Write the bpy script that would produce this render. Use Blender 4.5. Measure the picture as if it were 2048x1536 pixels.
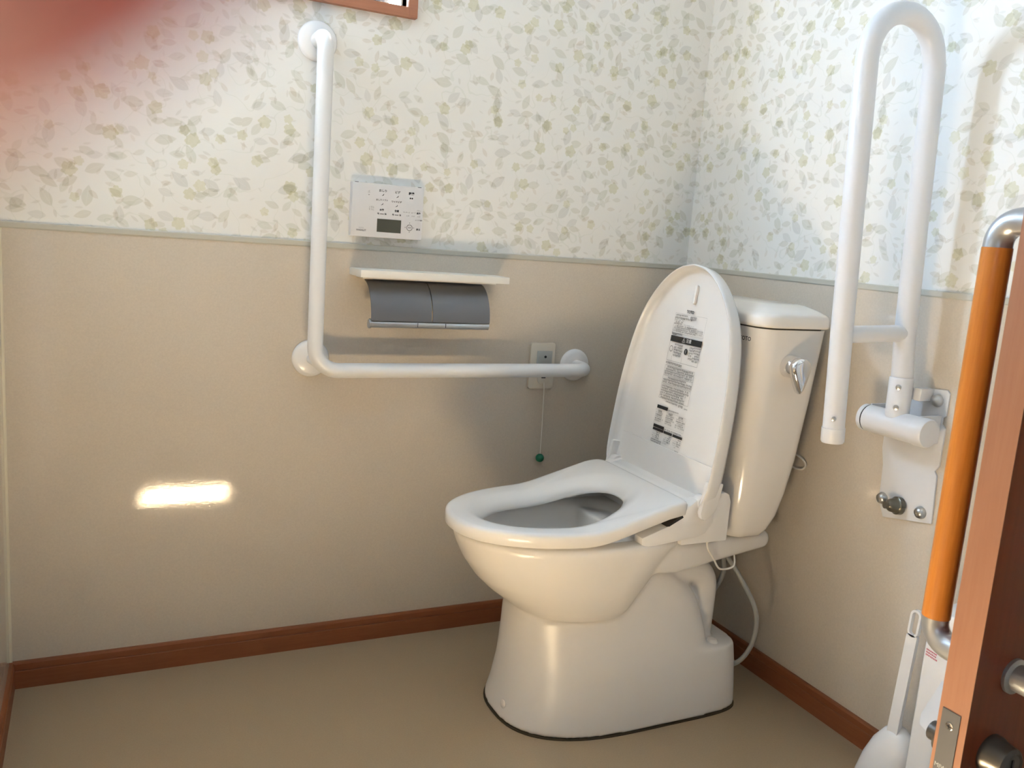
import bpy, bmesh, math, random
from mathutils import Vector, Matrix, Quaternion
random.seed(7)
PI = math.pi
for o in list(bpy.data.objects): bpy.data.objects.remove(o, do_unlink=True)
SC = bpy.context.scene
COL = SC.collection

# ------------------------------------------------------------------ camera
CAM = Vector((-1.49815, -1.98378, 1.03315))
YAW, PITCH, ROLL, FPX = 0.4594566, 0.1687060, 0.0748573, 1721.48
fwd = Vector((math.sin(YAW)*math.cos(PITCH), math.cos(YAW)*math.cos(PITCH), -math.sin(PITCH)))
r0 = fwd.cross(Vector((0, 0, 1))).normalized(); u0 = r0.cross(fwd)
right = r0*math.cos(ROLL) + u0*math.sin(ROLL)
up = -r0*math.sin(ROLL) + u0*math.cos(ROLL)
cd = bpy.data.cameras.new('camera'); cam = bpy.data.objects.new('camera', cd); COL.objects.link(cam)
M = Matrix((right, up, -fwd)).transposed().to_4x4(); M.translation = CAM
cam.matrix_world = M
cd.sensor_fit = 'HORIZONTAL'; cd.sensor_width = 36.0; cd.lens = FPX/2048*36.0
cd.clip_start = 0.002; cd.clip_end = 100
cd.dof.use_dof = True; cd.dof.focus_distance = 1.95; cd.dof.aperture_fstop = 15.5
SC.camera = cam

# ------------------------------------------------------------------ world, sun, exposure
W_STRENGTH, SUN_STRENGTH, EXPOSURE = 17.5, 195.0, 2.76
wd = bpy.data.worlds.new('World'); SC.world = wd; wd.use_nodes = True
bg = wd.node_tree.nodes['Background']
bg.inputs['Color'].default_value = (0.60, 0.83, 1.18, 1); bg.inputs['Strength'].default_value = W_STRENGTH
sd = bpy.data.lights.new('sun', 'SUN'); sun = bpy.data.objects.new('sun', sd); COL.objects.link(sun)
sd.energy = SUN_STRENGTH; sd.angle = math.radians(0.53); sd.color = (1.0, 0.965, 0.92)
SUN_DIR = Vector((0.172, -1.0, -1.275)).normalized()
sun.rotation_euler = SUN_DIR.to_track_quat('-Z', 'Y').to_euler(); sun.location = (-1.8, 3, 5)
pd = bpy.data.lights.new('window_portal', 'AREA'); po = bpy.data.objects.new('window_portal', pd); COL.objects.link(po)
pd.shape = 'RECTANGLE'; pd.size = 0.74; pd.size_y = 0.44; pd.energy = 1
po.location = (-1.22, 0.16, 1.735); po.rotation_euler = (-PI/2, 0, 0)
pd.cycles.is_portal = True
SC.cycles.use_adaptive_sampling = False; SC.cycles.max_bounces = 7; SC.cycles.use_guiding = True; SC.cycles.use_surface_guiding = True; SC.cycles.guiding_training_samples = 24
vs = SC.view_settings
vs.view_transform = 'Standard'; vs.look = 'None'; vs.gamma = 1.0; vs.exposure = EXPOSURE; vs.use_curve_mapping = False

# ------------------------------------------------------------------ helpers
def origin(o):
    v = Vector((0, 0, 0))
    while o is not None:
        v += o.location; o = o.parent
    return v
def tag(o, label=None, cat=None, group=None, kind=None):
    if label: o['label'] = label
    if cat: o['category'] = cat
    if group: o['group'] = group
    if kind: o['kind'] = kind
    return o
def thing(name, loc, label, cat, group=None):
    o = bpy.data.objects.new(name, None); o.empty_display_size = 0.05
    o.location = loc; COL.objects.link(o)
    return tag(o, label, cat, group)
XF = None      # (size factor, shift) used while a thing is modelled at catalogue size
def xf(v):
    return Vector(v) if XF is None else Vector(v)*XF[0] + XF[1]
def mk(name, verts, faces, mat, parent=None, smooth=True, bevel=0, seg=2, auto=40):
    off = origin(parent)
    me = bpy.data.meshes.new(name)
    me.from_pydata([xf(v) - off for v in verts], [], faces)
    bm = bmesh.new(); bm.from_mesh(me)
    bmesh.ops.remove_doubles(bm, verts=bm.verts, dist=1e-6)
    bmesh.ops.recalc_face_normals(bm, faces=bm.faces)
    if bevel:
        es = [e for e in bm.edges if len(e.link_faces) == 2 and e.calc_face_angle(0) > math.radians(35)]
        bmesh.ops.bevel(bm, geom=es, offset=bevel, segments=seg, affect='EDGES', profile=0.6)
    for f in bm.faces: f.smooth = smooth
    if smooth:
        for e in bm.edges:
            if len(e.link_faces) == 2 and e.calc_face_angle(0) > math.radians(auto): e.smooth = False
    bm.to_mesh(me); bm.free()
    if mat: me.materials.append(mat)
    o = bpy.data.objects.new(name, me); COL.objects.link(o)
    if parent: o.parent = parent
    return o
def boxgeo(x0, x1, y0, y1, z0, z1):
    v = [(x, y, z) for x in (x0, x1) for y in (y0, y1) for z in (z0, z1)]
    f = [(0, 1, 3, 2), (4, 6, 7, 5), (0, 4, 5, 1), (2, 3, 7, 6), (0, 2, 6, 4), (1, 5, 7, 3)]
    return v, f
def box(name, b, mat, parent=None, bevel=0, seg=2):
    v, f = boxgeo(*b); return mk(name, v, f, mat, parent, smooth=bevel > 0, bevel=bevel, seg=seg)
def boxes(name, bs, mat, parent=None):
    V, F = [], []
    for b in bs:
        v, f = boxgeo(*b); n = len(V); V += v; F += [tuple(i+n for i in q) for q in f]
    return mk(name, V, F, mat, parent, smooth=False)
def loftgeo(rings, cap0=True, cap1=True):
    n = len(rings[0]); V = [p for r in rings for p in r]; F = []
    for i in range(len(rings)-1):
        for j in range(n):
            k = (j+1) % n; F.append((i*n+j, i*n+k, (i+1)*n+k, (i+1)*n+j))
    if cap0: F.append(tuple(range(n-1, -1, -1)))
    if cap1: F.append(tuple((len(rings)-1)*n+j for j in range(n)))
    return V, F
def loft(name, rings, mat, parent=None, cap0=True, cap1=True, **k):
    V, F = loftgeo(rings, cap0, cap1); return mk(name, V, F, mat, parent, **k)
def fillet(pts, r, n=8):
    pts = [Vector(p) for p in pts]; out = [pts[0]]
    for i in range(1, len(pts)-1):
        a, b, c = pts[i-1], pts[i], pts[i+1]
        d1 = (a-b).normalized(); d2 = (c-b).normalized()
        ang = d1.angle(d2); rr = r[i-1] if isinstance(r, (list, tuple)) else r
        t = rr/math.tan(ang/2) if ang < PI-1e-3 else 0
        p1, p2 = b+d1*t, b+d2*t
        ctr = b + (d1+d2).normalized()*(rr/math.sin(ang/2)) if t else b
        for k in range(n+1):
            s = k/n
            if t:
                v1, v2 = (p1-ctr), (p2-ctr); th = v1.angle(v2)
                q = (v1*math.sin((1-s)*th)+v2*math.sin(s*th))/math.sin(th); out.append(ctr+q)
            else: out.append(b); break
    out.append(pts[-1]); return out
def smooth_path(pts, n=6):
    pts = [Vector(p) for p in pts]; out = []
    for i in range(len(pts)-1):
        p0, p1, p2, p3 = pts[max(i-1, 0)], pts[i], pts[i+1], pts[min(i+2, len(pts)-1)]
        for k in range(n):
            t = k/n
            out.append(0.5*((2*p1)+(p2-p0)*t+(2*p0-5*p1+4*p2-p3)*t*t+(3*p1-p0-3*p2+p3)*t**3))
    out.append(pts[-1]); return out
def tuberings(pts, r, n=20):
    pts = [Vector(p) for p in pts]; rings = []; t0 = (pts[1]-pts[0]).normalized()
    a = t0.orthogonal().normalized()
    for i, p in enumerate(pts):
        t = ((pts[min(i+1, len(pts)-1)]-pts[max(i-1, 0)])).normalized()
        a = (a - t*a.dot(t)).normalized(); b = t.cross(a)
        rr = r[i] if isinstance(r, (list, tuple)) else r
        rings.append([p + (a*math.cos(2*PI*k/n)+b*math.sin(2*PI*k/n))*rr for k in range(n)])
    return rings
def tube(name, pts, r, mat, parent=None, n=20):
    return loft(name, tuberings(pts, r, n), mat, parent, auto=50)
def lathegeo(prof, org, axis, n=32):
    org = Vector(org); ax = Vector(axis).normalized(); a = ax.orthogonal().normalized(); b = ax.cross(a)
    rings = [[org+ax*h+(a*math.cos(2*PI*k/n)+b*math.sin(2*PI*k/n))*max(r, 1e-5) for k in range(n)] for r, h in prof]
    return loftgeo(rings)
def lathe(name, prof, org, axis, mat, parent=None, n=32, auto=40):
    V, F = lathegeo(prof, org, axis, n); return mk(name, V, F, mat, parent, auto=auto)
def prismgeo(poly, fn, d0, d1):
    n = len(poly); V = [fn(p[0], p[1], d0) for p in poly]+[fn(p[0], p[1], d1) for p in poly]
    F = [tuple(range(n-1, -1, -1)), tuple(range(n, 2*n))]+[(i, (i+1) % n, n+(i+1) % n, n+i) for i in range(n)]
    return V, F
def prism(name, poly, fn, d0, d1, mat, parent=None, **k):
    V, F = prismgeo(poly, fn, d0, d1); return mk(name, V, F, mat, parent, **k)
def merge(parts):
    V, F = [], []
    for v, f in parts:
        n = len(V); V += list(v); F += [tuple(i+n for i in q) for q in f]
    return V, F
def rrect(x0, x1, y0, y1, r, n=6):
    out = []
    for cx, cy, a0 in ((x1-r, y1-r, 0), (x0+r, y1-r, 90), (x0+r, y0+r, 180), (x1-r, y0+r, 270)):
        for k in range(n+1):
            a = math.radians(a0+90*k/n); out.append((cx+r*math.cos(a), cy+r*math.sin(a)))
    return out
def egg(xf, xm, xr, w, z, yc, nf=2.0, nr=3.0, N=72):
    out = []
    for k in range(N):
        t = 2*PI*k/N; c, s = math.cos(t), math.sin(t)
        n = nf if c > 0 else nr
        cc = math.copysign(abs(c)**(2/n), c); ss = math.copysign(abs(s)**(2/n), s)
        x = xm + ((xf-xm)*cc if c > 0 else (xr-xm)*(-cc))
        out.append(Vector((x, yc + w*ss, z)))
    return out
def text(name, s, size, mat, parent, mat3, loc, align='CENTER', bold=0.0, xs=1.0):
    cu = bpy.data.curves.new(name, 'FONT'); cu.body = s; cu.size = size; cu.align_x = align; cu.align_y = 'CENTER'
    cu.offset = bold; cu.resolution_u = 2
    ob = bpy.data.objects.new(name+'_tmp', cu); COL.objects.link(ob)
    dg = bpy.context.evaluated_depsgraph_get(); me = bpy.data.meshes.new_from_object(ob.evaluated_get(dg))
    bpy.data.objects.remove(ob, do_unlink=True); bpy.data.curves.remove(cu)
    off = origin(parent)
    for v in me.vertices:
        v.co = xf(mat3 @ Vector((v.co.x*xs, v.co.y, 0)) + Vector(loc)) - off
    me.materials.clear(); me.materials.append(mat)
    o = bpy.data.objects.new(name, me); COL.objects.link(o); o.parent = parent
    return o

# ------------------------------------------------------------------ materials
def newmat(name, col=(.8, .8, .8), rough=.5, metal=0, spec=.5, coat=0, **k):
    m = bpy.data.materials.new(name); m.use_nodes = True
    b = m.node_tree.nodes['Principled BSDF']
    b.inputs['Base Color'].default_value = (*col, 1); b.inputs['Roughness'].default_value = rough
    b.inputs['Metallic'].default_value = metal; b.inputs['Specular IOR Level'].default_value = spec
    b.inputs['Coat Weight'].default_value = coat
    for kk, v in k.items(): b.inputs[kk.replace('_', ' ')].default_value = v
    return m
class NT:
    def __init__(s, m): s.t = m.node_tree; s.b = s.t.nodes['Principled BSDF']
    def n(s, typ, **k):
        d = s.t.nodes.new(typ)
        for a, v in k.items(): setattr(d, a, v)
        return d
    def link(s, a, b): s.t.links.new(a, b)
    def math(s, op, a, b=None, c=None, clamp=False):
        d = s.n('ShaderNodeMath', operation=op, use_clamp=clamp)
        for i, v in enumerate((a, b, c)):
            if v is None: continue
            if isinstance(v, (int, float)): d.inputs[i].default_value = v
            else: s.link(v, d.inputs[i])
        return d.outputs[0]
    def mix(s, fac, a, b, blend='MIX'):
        d = s.n('ShaderNodeMix', data_type='RGBA', blend_type=blend)
        for i, v in ((0, fac), (6, a), (7, b)):
            if isinstance(v, tuple): d.inputs[i].default_value = (*v, 1)
            elif isinstance(v, (int, float)): d.inputs[i].default_value = v
            else: s.link(v, d.inputs[i])
        return d.outputs[2]
    def noise(s, vec, scale, detail=2, rough=.5):
        d = s.n('ShaderNodeTexNoise'); d.inputs['Scale'].default_value = scale
        d.inputs['Detail'].default_value = detail; d.inputs['Roughness'].default_value = rough
        if vec is not None: s.link(vec, d.inputs['Vector'])
        return d.outputs['Fac']
    def bump(s, h, strength, dist=.001):
        d = s.n('ShaderNodeBump'); d.inputs['Strength'].default_value = strength; d.inputs['Distance'].default_value = dist
        s.link(h, d.inputs['Height']); s.link(d.outputs[0], s.b.inputs['Normal'])
def speckle(name, col, rough, amt, scale, bump=0, bscale=None, spec=.5, bdist=.001, coat=0):
    m = newmat(name, col, rough, spec=spec, coat=coat); t = NT(m); p = t.n('ShaderNodeNewGeometry').outputs['Position']
    f = t.noise(p, scale, 3, .7)
    lo = tuple(c*(1-amt) for c in col); hi = tuple(min(1, c*(1+amt)) for c in col)
    r = t.n('ShaderNodeMapRange'); r.inputs[1].default_value = .3; r.inputs[2].default_value = .7; t.link(f, r.inputs[0])
    t.link(t.mix(r.outputs[0], lo, hi), t.b.inputs['Base Color'])
    if bump: t.bump(t.noise(p, bscale or scale, 2), bump, bdist)
    return m
def wallpaper(name, axis):
    m = newmat(name, (.8, .78, .73), .85, spec=.2); t = NT(m)
    g = t.n('ShaderNodeNewGeometry'); sp = t.n('ShaderNodeSeparateXYZ'); t.link(g.outputs['Position'], sp.inputs[0])
    cb = t.n('ShaderNodeCombineXYZ'); t.link(sp.outputs[axis], cb.inputs[0]); t.link(sp.outputs[2], cb.inputs[1])
    P = cb.outputs[0]
    base = (.80, .78, .735)
    col = t.mix(t.math('MULTIPLY', t.noise(P, 9, 2), .5), base, (.77, .76, .73))
    def cells(scale, off):
        v = t.n('ShaderNodeVectorMath', operation='MULTIPLY_ADD'); t.link(P, v.inputs[0])
        v.inputs[1].default_value = (scale,)*3; v.inputs[2].default_value = (off*3.7, off*1.9, 0)
        vo = t.n('ShaderNodeTexVoronoi', voronoi_dimensions='2D'); vo.inputs['Scale'].default_value = 1
        vo.inputs['Randomness'].default_value = .85; t.link(v.outputs[0], vo.inputs['Vector'])
        d = t.n('ShaderNodeVectorMath', operation='SUBTRACT'); t.link(v.outputs[0], d.inputs[0]); t.link(vo.outputs['Position'], d.inputs[1])
        c = t.n('ShaderNodeSeparateColor'); t.link(vo.outputs['Color'], c.inputs[0])
        return d.outputs[0], c.outputs
    def leaf(scale, off, L, Wd, color, thr, strength):
        nonlocal col
        d, c = cells(scale, off)
        ro = t.n('ShaderNodeVectorRotate', rotation_type='Z_AXIS'); t.link(d, ro.inputs['Vector'])
        t.link(t.math('MULTIPLY_ADD', c[0], 4.4, -0.6), ro.inputs['Angle'])
        s2 = t.n('ShaderNodeSeparateXYZ'); t.link(ro.outputs[0], s2.inputs[0])
        size = t.math('MULTIPLY_ADD', c[1], .5, .72)
        u = t.math('DIVIDE', s2.outputs[0], t.math('MULTIPLY', size, L))
        # one end blunter than the other
        env = t.math('SUBTRACT', 1.0, t.math('POWER', t.math('ABSOLUTE', t.math('ADD', u, t.math('MULTIPLY', t.math('MULTIPLY', u, u), .12))), 1.9))
        e = t.math('SUBTRACT', t.math('MULTIPLY', t.math('MULTIPLY', env, size), Wd), t.math('ABSOLUTE', s2.outputs[1]))
        mk_ = t.math('MULTIPLY', t.math('DIVIDE', e, .03), 1.0, clamp=True)
        vein = t.math('MULTIPLY_ADD', t.math('LESS_THAN', t.math('ABSOLUTE', s2.outputs[1]), .010), -.25, 1.0)
        mk_ = t.math('MULTIPLY', t.math('MULTIPLY', mk_, vein), t.math('GREATER_THAN', c[2], thr))
        mk_ = t.math('MULTIPLY', mk_, t.math('MULTIPLY_ADD', c[1], .4*strength, .62*strength))
        col = t.mix(mk_, col, color, 'MULTIPLY')
    def flower(scale, off, R, color, thr, strength):
        nonlocal col
        d, c = cells(scale, off); s2 = t.n('ShaderNodeSeparateXYZ'); t.link(d, s2.inputs[0])
        ln = t.n('ShaderNodeVectorMath', operation='LENGTH'); t.link(d, ln.inputs[0])
        th = t.math('ARCTAN2', s2.outputs[1], s2.outputs[0])
        w = t.math('SINE', t.math('ADD', t.math('MULTIPLY', th, 5), t.math('MULTIPLY', c[0], 30)))
        w2 = t.math('SINE', t.math('ADD', t.math('MULTIPLY', th, 9), t.math('MULTIPLY', c[1], 30)))
        rad = t.math('MULTIPLY', t.math('ADD', t.math('MULTIPLY_ADD', w, .10, 1.0), t.math('MULTIPLY', w2, .06)), t.math('MULTIPLY_ADD', c[1], .35*R, .8*R))
        mk_ = t.math('DIVIDE', t.math('SUBTRACT', rad, ln.outputs['Value']), .02, clamp=True)
        tex = t.math('MULTIPLY_ADD', t.noise(P, 160, 2), .7, .62)
        mk_ = t.math('MULTIPLY', t.math('MULTIPLY', mk_, tex), t.math('GREATER_THAN', c[2], thr))
        col = t.mix(t.math('MULTIPLY', mk_, strength), col, color, 'MULTIPLY')
    # stems: thin contour lines
    st = t.math('LESS_THAN', t.math('ABSOLUTE', t.math('SUBTRACT', t.noise(P, 11, 1.5), .5)), .0045)
    col = t.mix(t.math('MULTIPLY', st, .5), col, (.86, .88, .84), 'MULTIPLY')
    leaf(15.5, 1.3, .30, .155, (.84, .84, .79), .30, 1.0)
    leaf(15.5, 5.1, .30, .16, (.85, .85, .84), .35, 1.0)
    leaf(19, 8.6, .32, .15, (.85, .84, .79), .45, 1.0)
    leaf(28, 2.2, .33, .14, (.89, .86, .82), .50, 1.0)
    leaf(16, 11.7, .30, .15, (.84, .85, .80), .55, 1.0)
    leaf(40, 15.4, .36, .11, (.88, .87, .85), .55, 1.0)
    flower(13, 3.9, .175, (.83, .82, .69), .45, 1.0)
    flower(15, 9.2, .165, (.86, .85, .72), .65, .9)
    t.link(col, t.b.inputs['Base Color'])
    t.bump(t.noise(P, 700, 2), .15, .0004)
    return m
def wood(name, c1, c2, rough=.45, axis=2, scale=60, stretch=.06, spec=.4, bump=.05):
    m = newmat(name, c1, rough, spec=spec); t = NT(m); g = t.n('ShaderNodeNewGeometry')
    mp = t.n('ShaderNodeMapping'); t.link(g.outputs['Position'], mp.inputs['Vector'])
    s = [1.0, 1.0, 1.0]; s[axis] = stretch; mp.inputs['Scale'].default_value = s
    f = t.noise(mp.outputs[0], scale*3, 4, .65)
    r = t.n('ShaderNodeMapRange'); r.inputs[1].default_value = .3; r.inputs[2].default_value = .72; t.link(f, r.inputs[0])
    t.link(t.mix(r.outputs[0], c1, c2), t.b.inputs['Base Color']); t.bump(f, bump, .0006)
    return m
WP_X = wallpaper('wallpaper_back', 0); WP_Y = wallpaper('wallpaper_right', 1)
WAIN = speckle('wainscot_sheet', (.61, .537, .445), .06, .045, 240, .09, 170, spec=.5, bdist=.0006)
TRIM = newmat('trim_grey', (.50, .48, .41), .5)
BASE = wood('baseboard_wood', (.24, .075, .027), (.28, .095, .036), .45, 0)
BASE_Y = wood('baseboard_wood_side', (.24, .075, .027), (.28, .095, .036), .45, 1)
FLOOR = speckle('vinyl_floor', (.385, .292, .187), .38, .06, 330, .1, 260, spec=.35)
CEIL = speckle('ceiling_paper', (.66, .65, .62), .9, .02, 200)
CORR = newmat('corridor_paint', (.62, .58, .50), .8)
CERAM = newmat('ivory_ceramic', (.79, .74, .675), .12, spec=.5)
CERAMB = newmat('ivory_ceramic_bowl', (.775, .74, .695), .26, spec=.5)
SEATM = newmat('ivory_plastic', (.79, .765, .735), .22, spec=.5)
LIDM = newmat('pale_ivory_plastic', (.735, .715, .69), .25, spec=.5)
WHITE = newmat('white_resin', (.82, .81, .80), .22, spec=.5)
WHITEM = newmat('white_coated_steel', (.76, .76, .76), .3, spec=.5)
SHELFM = newmat('shelf_white', (.78, .75, .69), .4)
REMOTE = newmat('remote_plastic', (.68, .67, .675), .35)
SILVER = newmat('silver_lacquer', (.165, .168, .18), .42, metal=.5)
CHROME = newmat('chrome', (.82, .82, .83), .06, metal=1)
STEEL = newmat('brushed_steel', (.55, .55, .54), .28, metal=1)
ARMW = newmat('arm_white_resin', (.70, .695, .70), .3, spec=.5)
PLATE = newmat('dull_lock_steel', (.085, .082, .08), .5, metal=.2)
SATIN = newmat('satin_grey_metal', (.42, .43, .44), .32, metal=.7)
DARKM = newmat('dark_bronze', (.10, .09, .08), .3, metal=.6)
BLACK = newmat('black_print', (.012, .012, .012), .5)
GREY = newmat('grey_print', (.25, .25, .25), .5)
DARK = newmat('dark_smoked_plastic', (.02, .017, .014), .15)
LCD = newmat('lcd_olive', (.075, .075, .055), .2)
IVORYP = newmat('ivory_switch', (.66, .60, .50), .35)
GREYIN = newmat('grey_insert', (.42, .43, .41), .4)
GREEN = newmat('green_bead', (.004, .13, .065), .3)
CORD = newmat('white_cord', (.80, .76, .68), .6)
HOSE = newmat('grey_hose', (.30, .30, .28), .4)
WOODBAR = wood('honey_wood', (.42, .14, .02), (.50, .185, .032), .32, 2, 90, .05)
DOORF = wood('door_face', (.16, .030, .006), (.20, .040, .009), .42, 2, 50, .04)
DOOREDGE = wood('door_edge', (.28, .12, .060), (.31, .14, .072), .5, 2, 60, .05)
CASING = wood('window_casing', (.36, .15, .085), (.41, .18, .10), .5, 0)
JAMB = newmat('window_jamb', (.78, .72, .58), .5)
SASH = newmat('bronze_sash', (.05, .045, .04), .4, metal=.4)
GLASS = newmat('clear_glass', (1, 1, 1), 0.0)
_t = NT(GLASS); _tr = _t.n('ShaderNodeBsdfTransparent'); _tr.inputs[0].default_value = (.94, .96, .96, 1); _gl = _t.n('ShaderNodeBsdfGlossy'); _gl.inputs['Roughness'].default_value = .02
_mx = _t.n('ShaderNodeMixShader')
_mx.inputs[0].default_value = .06; _t.link(_tr.outputs[0], _mx.inputs[1]); _t.link(_gl.outputs[0], _mx.inputs[2])
_t.link(_mx.outputs[0], _t.t.nodes['Material Output'].inputs['Surface'])
SMOKE = newmat('dark_screen', (.02, .02, .03), .3)
CAULK = newmat('caulk', (.70, .65, .52), .5)
DKCAULK = newmat('dark_joint', (.05, .035, .015), .7)
PINK = newmat('red_print', (.62, .16, .22), .5)
SKIN = newmat('skin', (.31, .055, .062), .55, Specular_Tint=(1, 1, 1, 1))  # red of light passing through the finger is put into the base colour
NAIL = newmat('nail', (.50, .20, .18), .3)
SLEEVE = speckle('navy_sleeve', (.06, .07, .11), .9, .2, 900)
LED = newmat('green_led', (.1, .5, .35), .4)
LED.node_tree.nodes['Principled BSDF'].inputs['Emission Color'].default_value = (.25, 1, .7, 1)
LED.node_tree.nodes['Principled BSDF'].inputs['Emission Strength'].default_value = 1.5

# ------------------------------------------------------------------ room shell
RW = 1.6666                 # room width
YF0, YF1 = -1.40, -1.28     # front wall (with the doorway)
ZT = 0.991                  # top of the wainscot trim
HC = 2.40
S = 'structure'
tag(box('floor', (-RW-.8, .12, -3.3, .12, -.12, 0), FLOOR), kind=S)
tag(box('ceiling', (-RW-.8, .12, -3.3, .12, HC, HC+.1), CEIL), kind=S)
WX0, WX1, WZ0, WZ1 = -1.603, -.854, 1.525, 1.945
wb = tag(boxes('wall_back', [(-RW-.12, .12, 0, .12, 0, WZ0), (-RW-.12, .12, 0, .12, WZ1, HC),
    (-RW-.12, WX0, 0, .12, WZ0, WZ1), (WX1, .12, 0, .12, WZ0, WZ1)], WP_X), kind=S)
box('wainscot_panel', (-RW, -.003, -.003, 0, 0, ZT-.012), WAIN, wb)
wr = tag(box('wall_right', (0, .12, -3.3, 0, 0, HC), WP_Y), kind=S)
box('wainscot_panel', (-.003, 0, YF1, 0, 0, ZT-.012), WAIN, wr)
wl = tag(box('wall_left', (-RW-.12, -RW, YF1, 0, 0, HC), WP_Y), kind=S)
box('wainscot_panel', (-RW, -RW+.003, YF1, 0, 0, ZT-.012), WAIN, wl)
tag(boxes('wall_front', [(-.46, 0, YF0+.06, YF1, 0, HC), (-RW-.12, -RW+.05, YF0, YF1, 0, HC), (-RW+.05, -.46, YF0+.06, YF1, 2.02, HC)], WP_X), kind=S)
tag(boxes('wall_corridor', [(-RW-.8, -RW-.7, -3.3, YF1, 0, 1.3), (-RW-.8, -RW-.7, -3.3, YF1, 1.6, HC), (-RW-.8, -RW-.7, -3.3, -2.69, 1.3, 1.6), (-RW-.8, -RW-.7, -2.58, YF1, 1.3, 1.6), (-RW-.7, 0, -3.3, -3.2, 0, HC), (-RW-.8, -RW-.12, YF0, YF1, 0, HC)], CORR), kind=S)  # unseen slot in the left end wall is added for fill daylight
# wainscot trim, corner bead, baseboards
def trimbar(name, poly, fn, a, b, mat): return tag(prism(name, poly, fn, a, b, mat, smooth=False), kind=S)
tp = [(0, ZT-.0135), (.004, ZT-.0135), (.0055, ZT-.011), (.0055, ZT-.002), (.004, ZT), (0, ZT)]
trimbar('trim_1', tp, lambda d, z, s: (s, -d, z), -RW, 0, TRIM)
trimbar('trim_2', tp, lambda d, z, s: (-d, s, z), YF1, 0, TRIM)
trimbar('trim_3', tp, lambda d, z, s: (-RW+d, s, z), YF1, 0, TRIM)
tag(box('trim_4', (-RW+.003, -RW+.008, -.008, -.003, .06, ZT-.0135), CAULK), kind=S)
tag(box('trim_5', (-.007, -.003, -.007, -.003, .06, ZT-.0135), WAIN), kind=S)
bp = [(0, 0), (.009, 0), (.009, .0395), (.0075, .041), (.009, .0425), (.009, .056), (.0065, .0606), (0, .0606)]
trimbar('baseboard_back', bp, lambda d, z, s: (s, -.003-d, z), -RW+.003, -.003, BASE)
trimbar('baseboard_right', bp, lambda d, z, s: (-.003-d, s, z), YF1, -.003, BASE_Y)
trimbar('baseboard_left', bp, lambda d, z, s: (-RW+.003+d, s, z), YF1, -.012, BASE_Y)

# ------------------------------------------------------------------ window
wn = thing('window_1', (-1.22, 0, WZ0), 'small high window with brown wooden casing above the grab bar', 'window'); del wn['category']; tag(wn, kind=S)
CW, CP = .0215, .016
box('casing_board', (WX0-CW, WX1+CW, -CP, .03, WZ0-CW, WZ0), CASING, wn)
box('casing_board', (WX0-CW, WX1+CW, -CP, .03, WZ1, WZ1+CW), CASING, wn)
box('casing_board', (WX1, WX1+CW, -CP-.001, .03, WZ0-CW+.002, WZ1+CW), CASING, wn)
box('casing_board', (WX0-CW, WX0, -CP-.001, .03, WZ0-CW+.002, WZ1+CW), CASING, wn)
jt = .004
box('sill', (WX0, WX1, .03, .12, WZ0, WZ0+jt), JAMB, wn)
box('head_lining', (WX0, WX1, .03, .12, WZ1-jt, WZ1), JAMB, wn)
box('jamb_lining', (WX1-jt, WX1, .03, .12, WZ0, WZ1), JAMB, wn)
box('jamb_lining', (WX0, WX0+jt, .03, .12, WZ0, WZ1), JAMB, wn)
xm = -1.270
sf = box('sash', (WX0+jt, xm, .085, .105, WZ0+jt, WZ0+jt+.02), SASH, wn)
box('sash', (WX0+jt, xm, .085, .105, WZ1-jt-.02, WZ1-jt), SASH, wn)
box('sash', (WX0+jt, WX0+jt+.012, .085, .105, WZ0+jt, WZ1-jt), SASH, wn)
box('sash', (xm-.012, xm+.012, .08, .11, WZ0+jt, WZ1-jt), SASH, wn)
box('pane', (WX0+jt+.012, xm-.012, .094, .097, WZ0+jt+.02, WZ1-jt-.02), GLASS, wn)
box('pane', (xm+.012, WX1-.016, .085, .09, WZ0+jt, WZ1-jt), SMOKE, wn)
box('pane', (WX1-.016, WX1-jt, .094, .097, WZ0+jt, WZ1-jt), GLASS, wn)

# ------------------------------------------------------------------ L-shaped grab bar
def flange(name, x, z, parent, r=.043, y=-.0033):
    return lathe(name, [(r, 0), (r, .004), (r-.003, .009), (r-.010, .012), (.020, .014)], (x, y, z), (0, -1, 0), WHITE, parent, 40)
gb = thing('grab_bar', (-1.053, -.003, .70), 'white L-shaped grab bar on the back wall around the remote and paper holder', 'grab bar')
BY, BR = -.082, .0172
VX, HZ, TZ, RX = -1.053, .706, 1.422, -.338
tube('bar', fillet([(VX, -.012, TZ), (VX, BY, TZ), (VX, BY, HZ), (RX, BY, HZ), (RX, -.012, HZ)], [.036, .055, .036], 10), BR, WHITEM, gb, 28)
flange('wall_flange', VX, TZ, gb, y=-.0003); flange('wall_flange', RX, HZ+.002, gb)
flange('wall_flange', VX+.008, .722, gb)
tube('support_post', [(VX+.008, -.012, .722), (VX+.011, BY+.004, .722)], .012, WHITEM, gb)

# ------------------------------------------------------------------ remote control
rm = thing('remote_control', (-.881, -.003, 1.009), 'white toilet remote control with small display on the wallpaper', 'remote control')
RX0, RX1, RZ0, RZ1, RY = -.967, -.795, 1.009, 1.131, -.022
box('body', (RX0, RX1, RY, 0, RZ0, RZ1), REMOTE, rm, .003)
box('display', (-.906, -.848, RY-.0006, RY, 1.022, 1.052), LCD, rm)
for x in (-.957, -.806): box('hook_slot', (x-.004, x+.004, RY+.001, RY+.006, RZ1-.001, RZ1+.0006), BLACK, rm)
RB = Matrix(((1, 0, 0), (0, 0, -1), (0, 1, 0)))   # text facing -y
def rt(s, x, z, size, mat=BLACK, bold=.0): text('lettering', s, size, mat, rm, RB, (x, RY-.0004, z), bold=bold*size)
B_ = .012
rt('止', -.928, 1.1115, .0062, GREY); rt('■', -.928, 1.1045, .0030, GREY)
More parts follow.
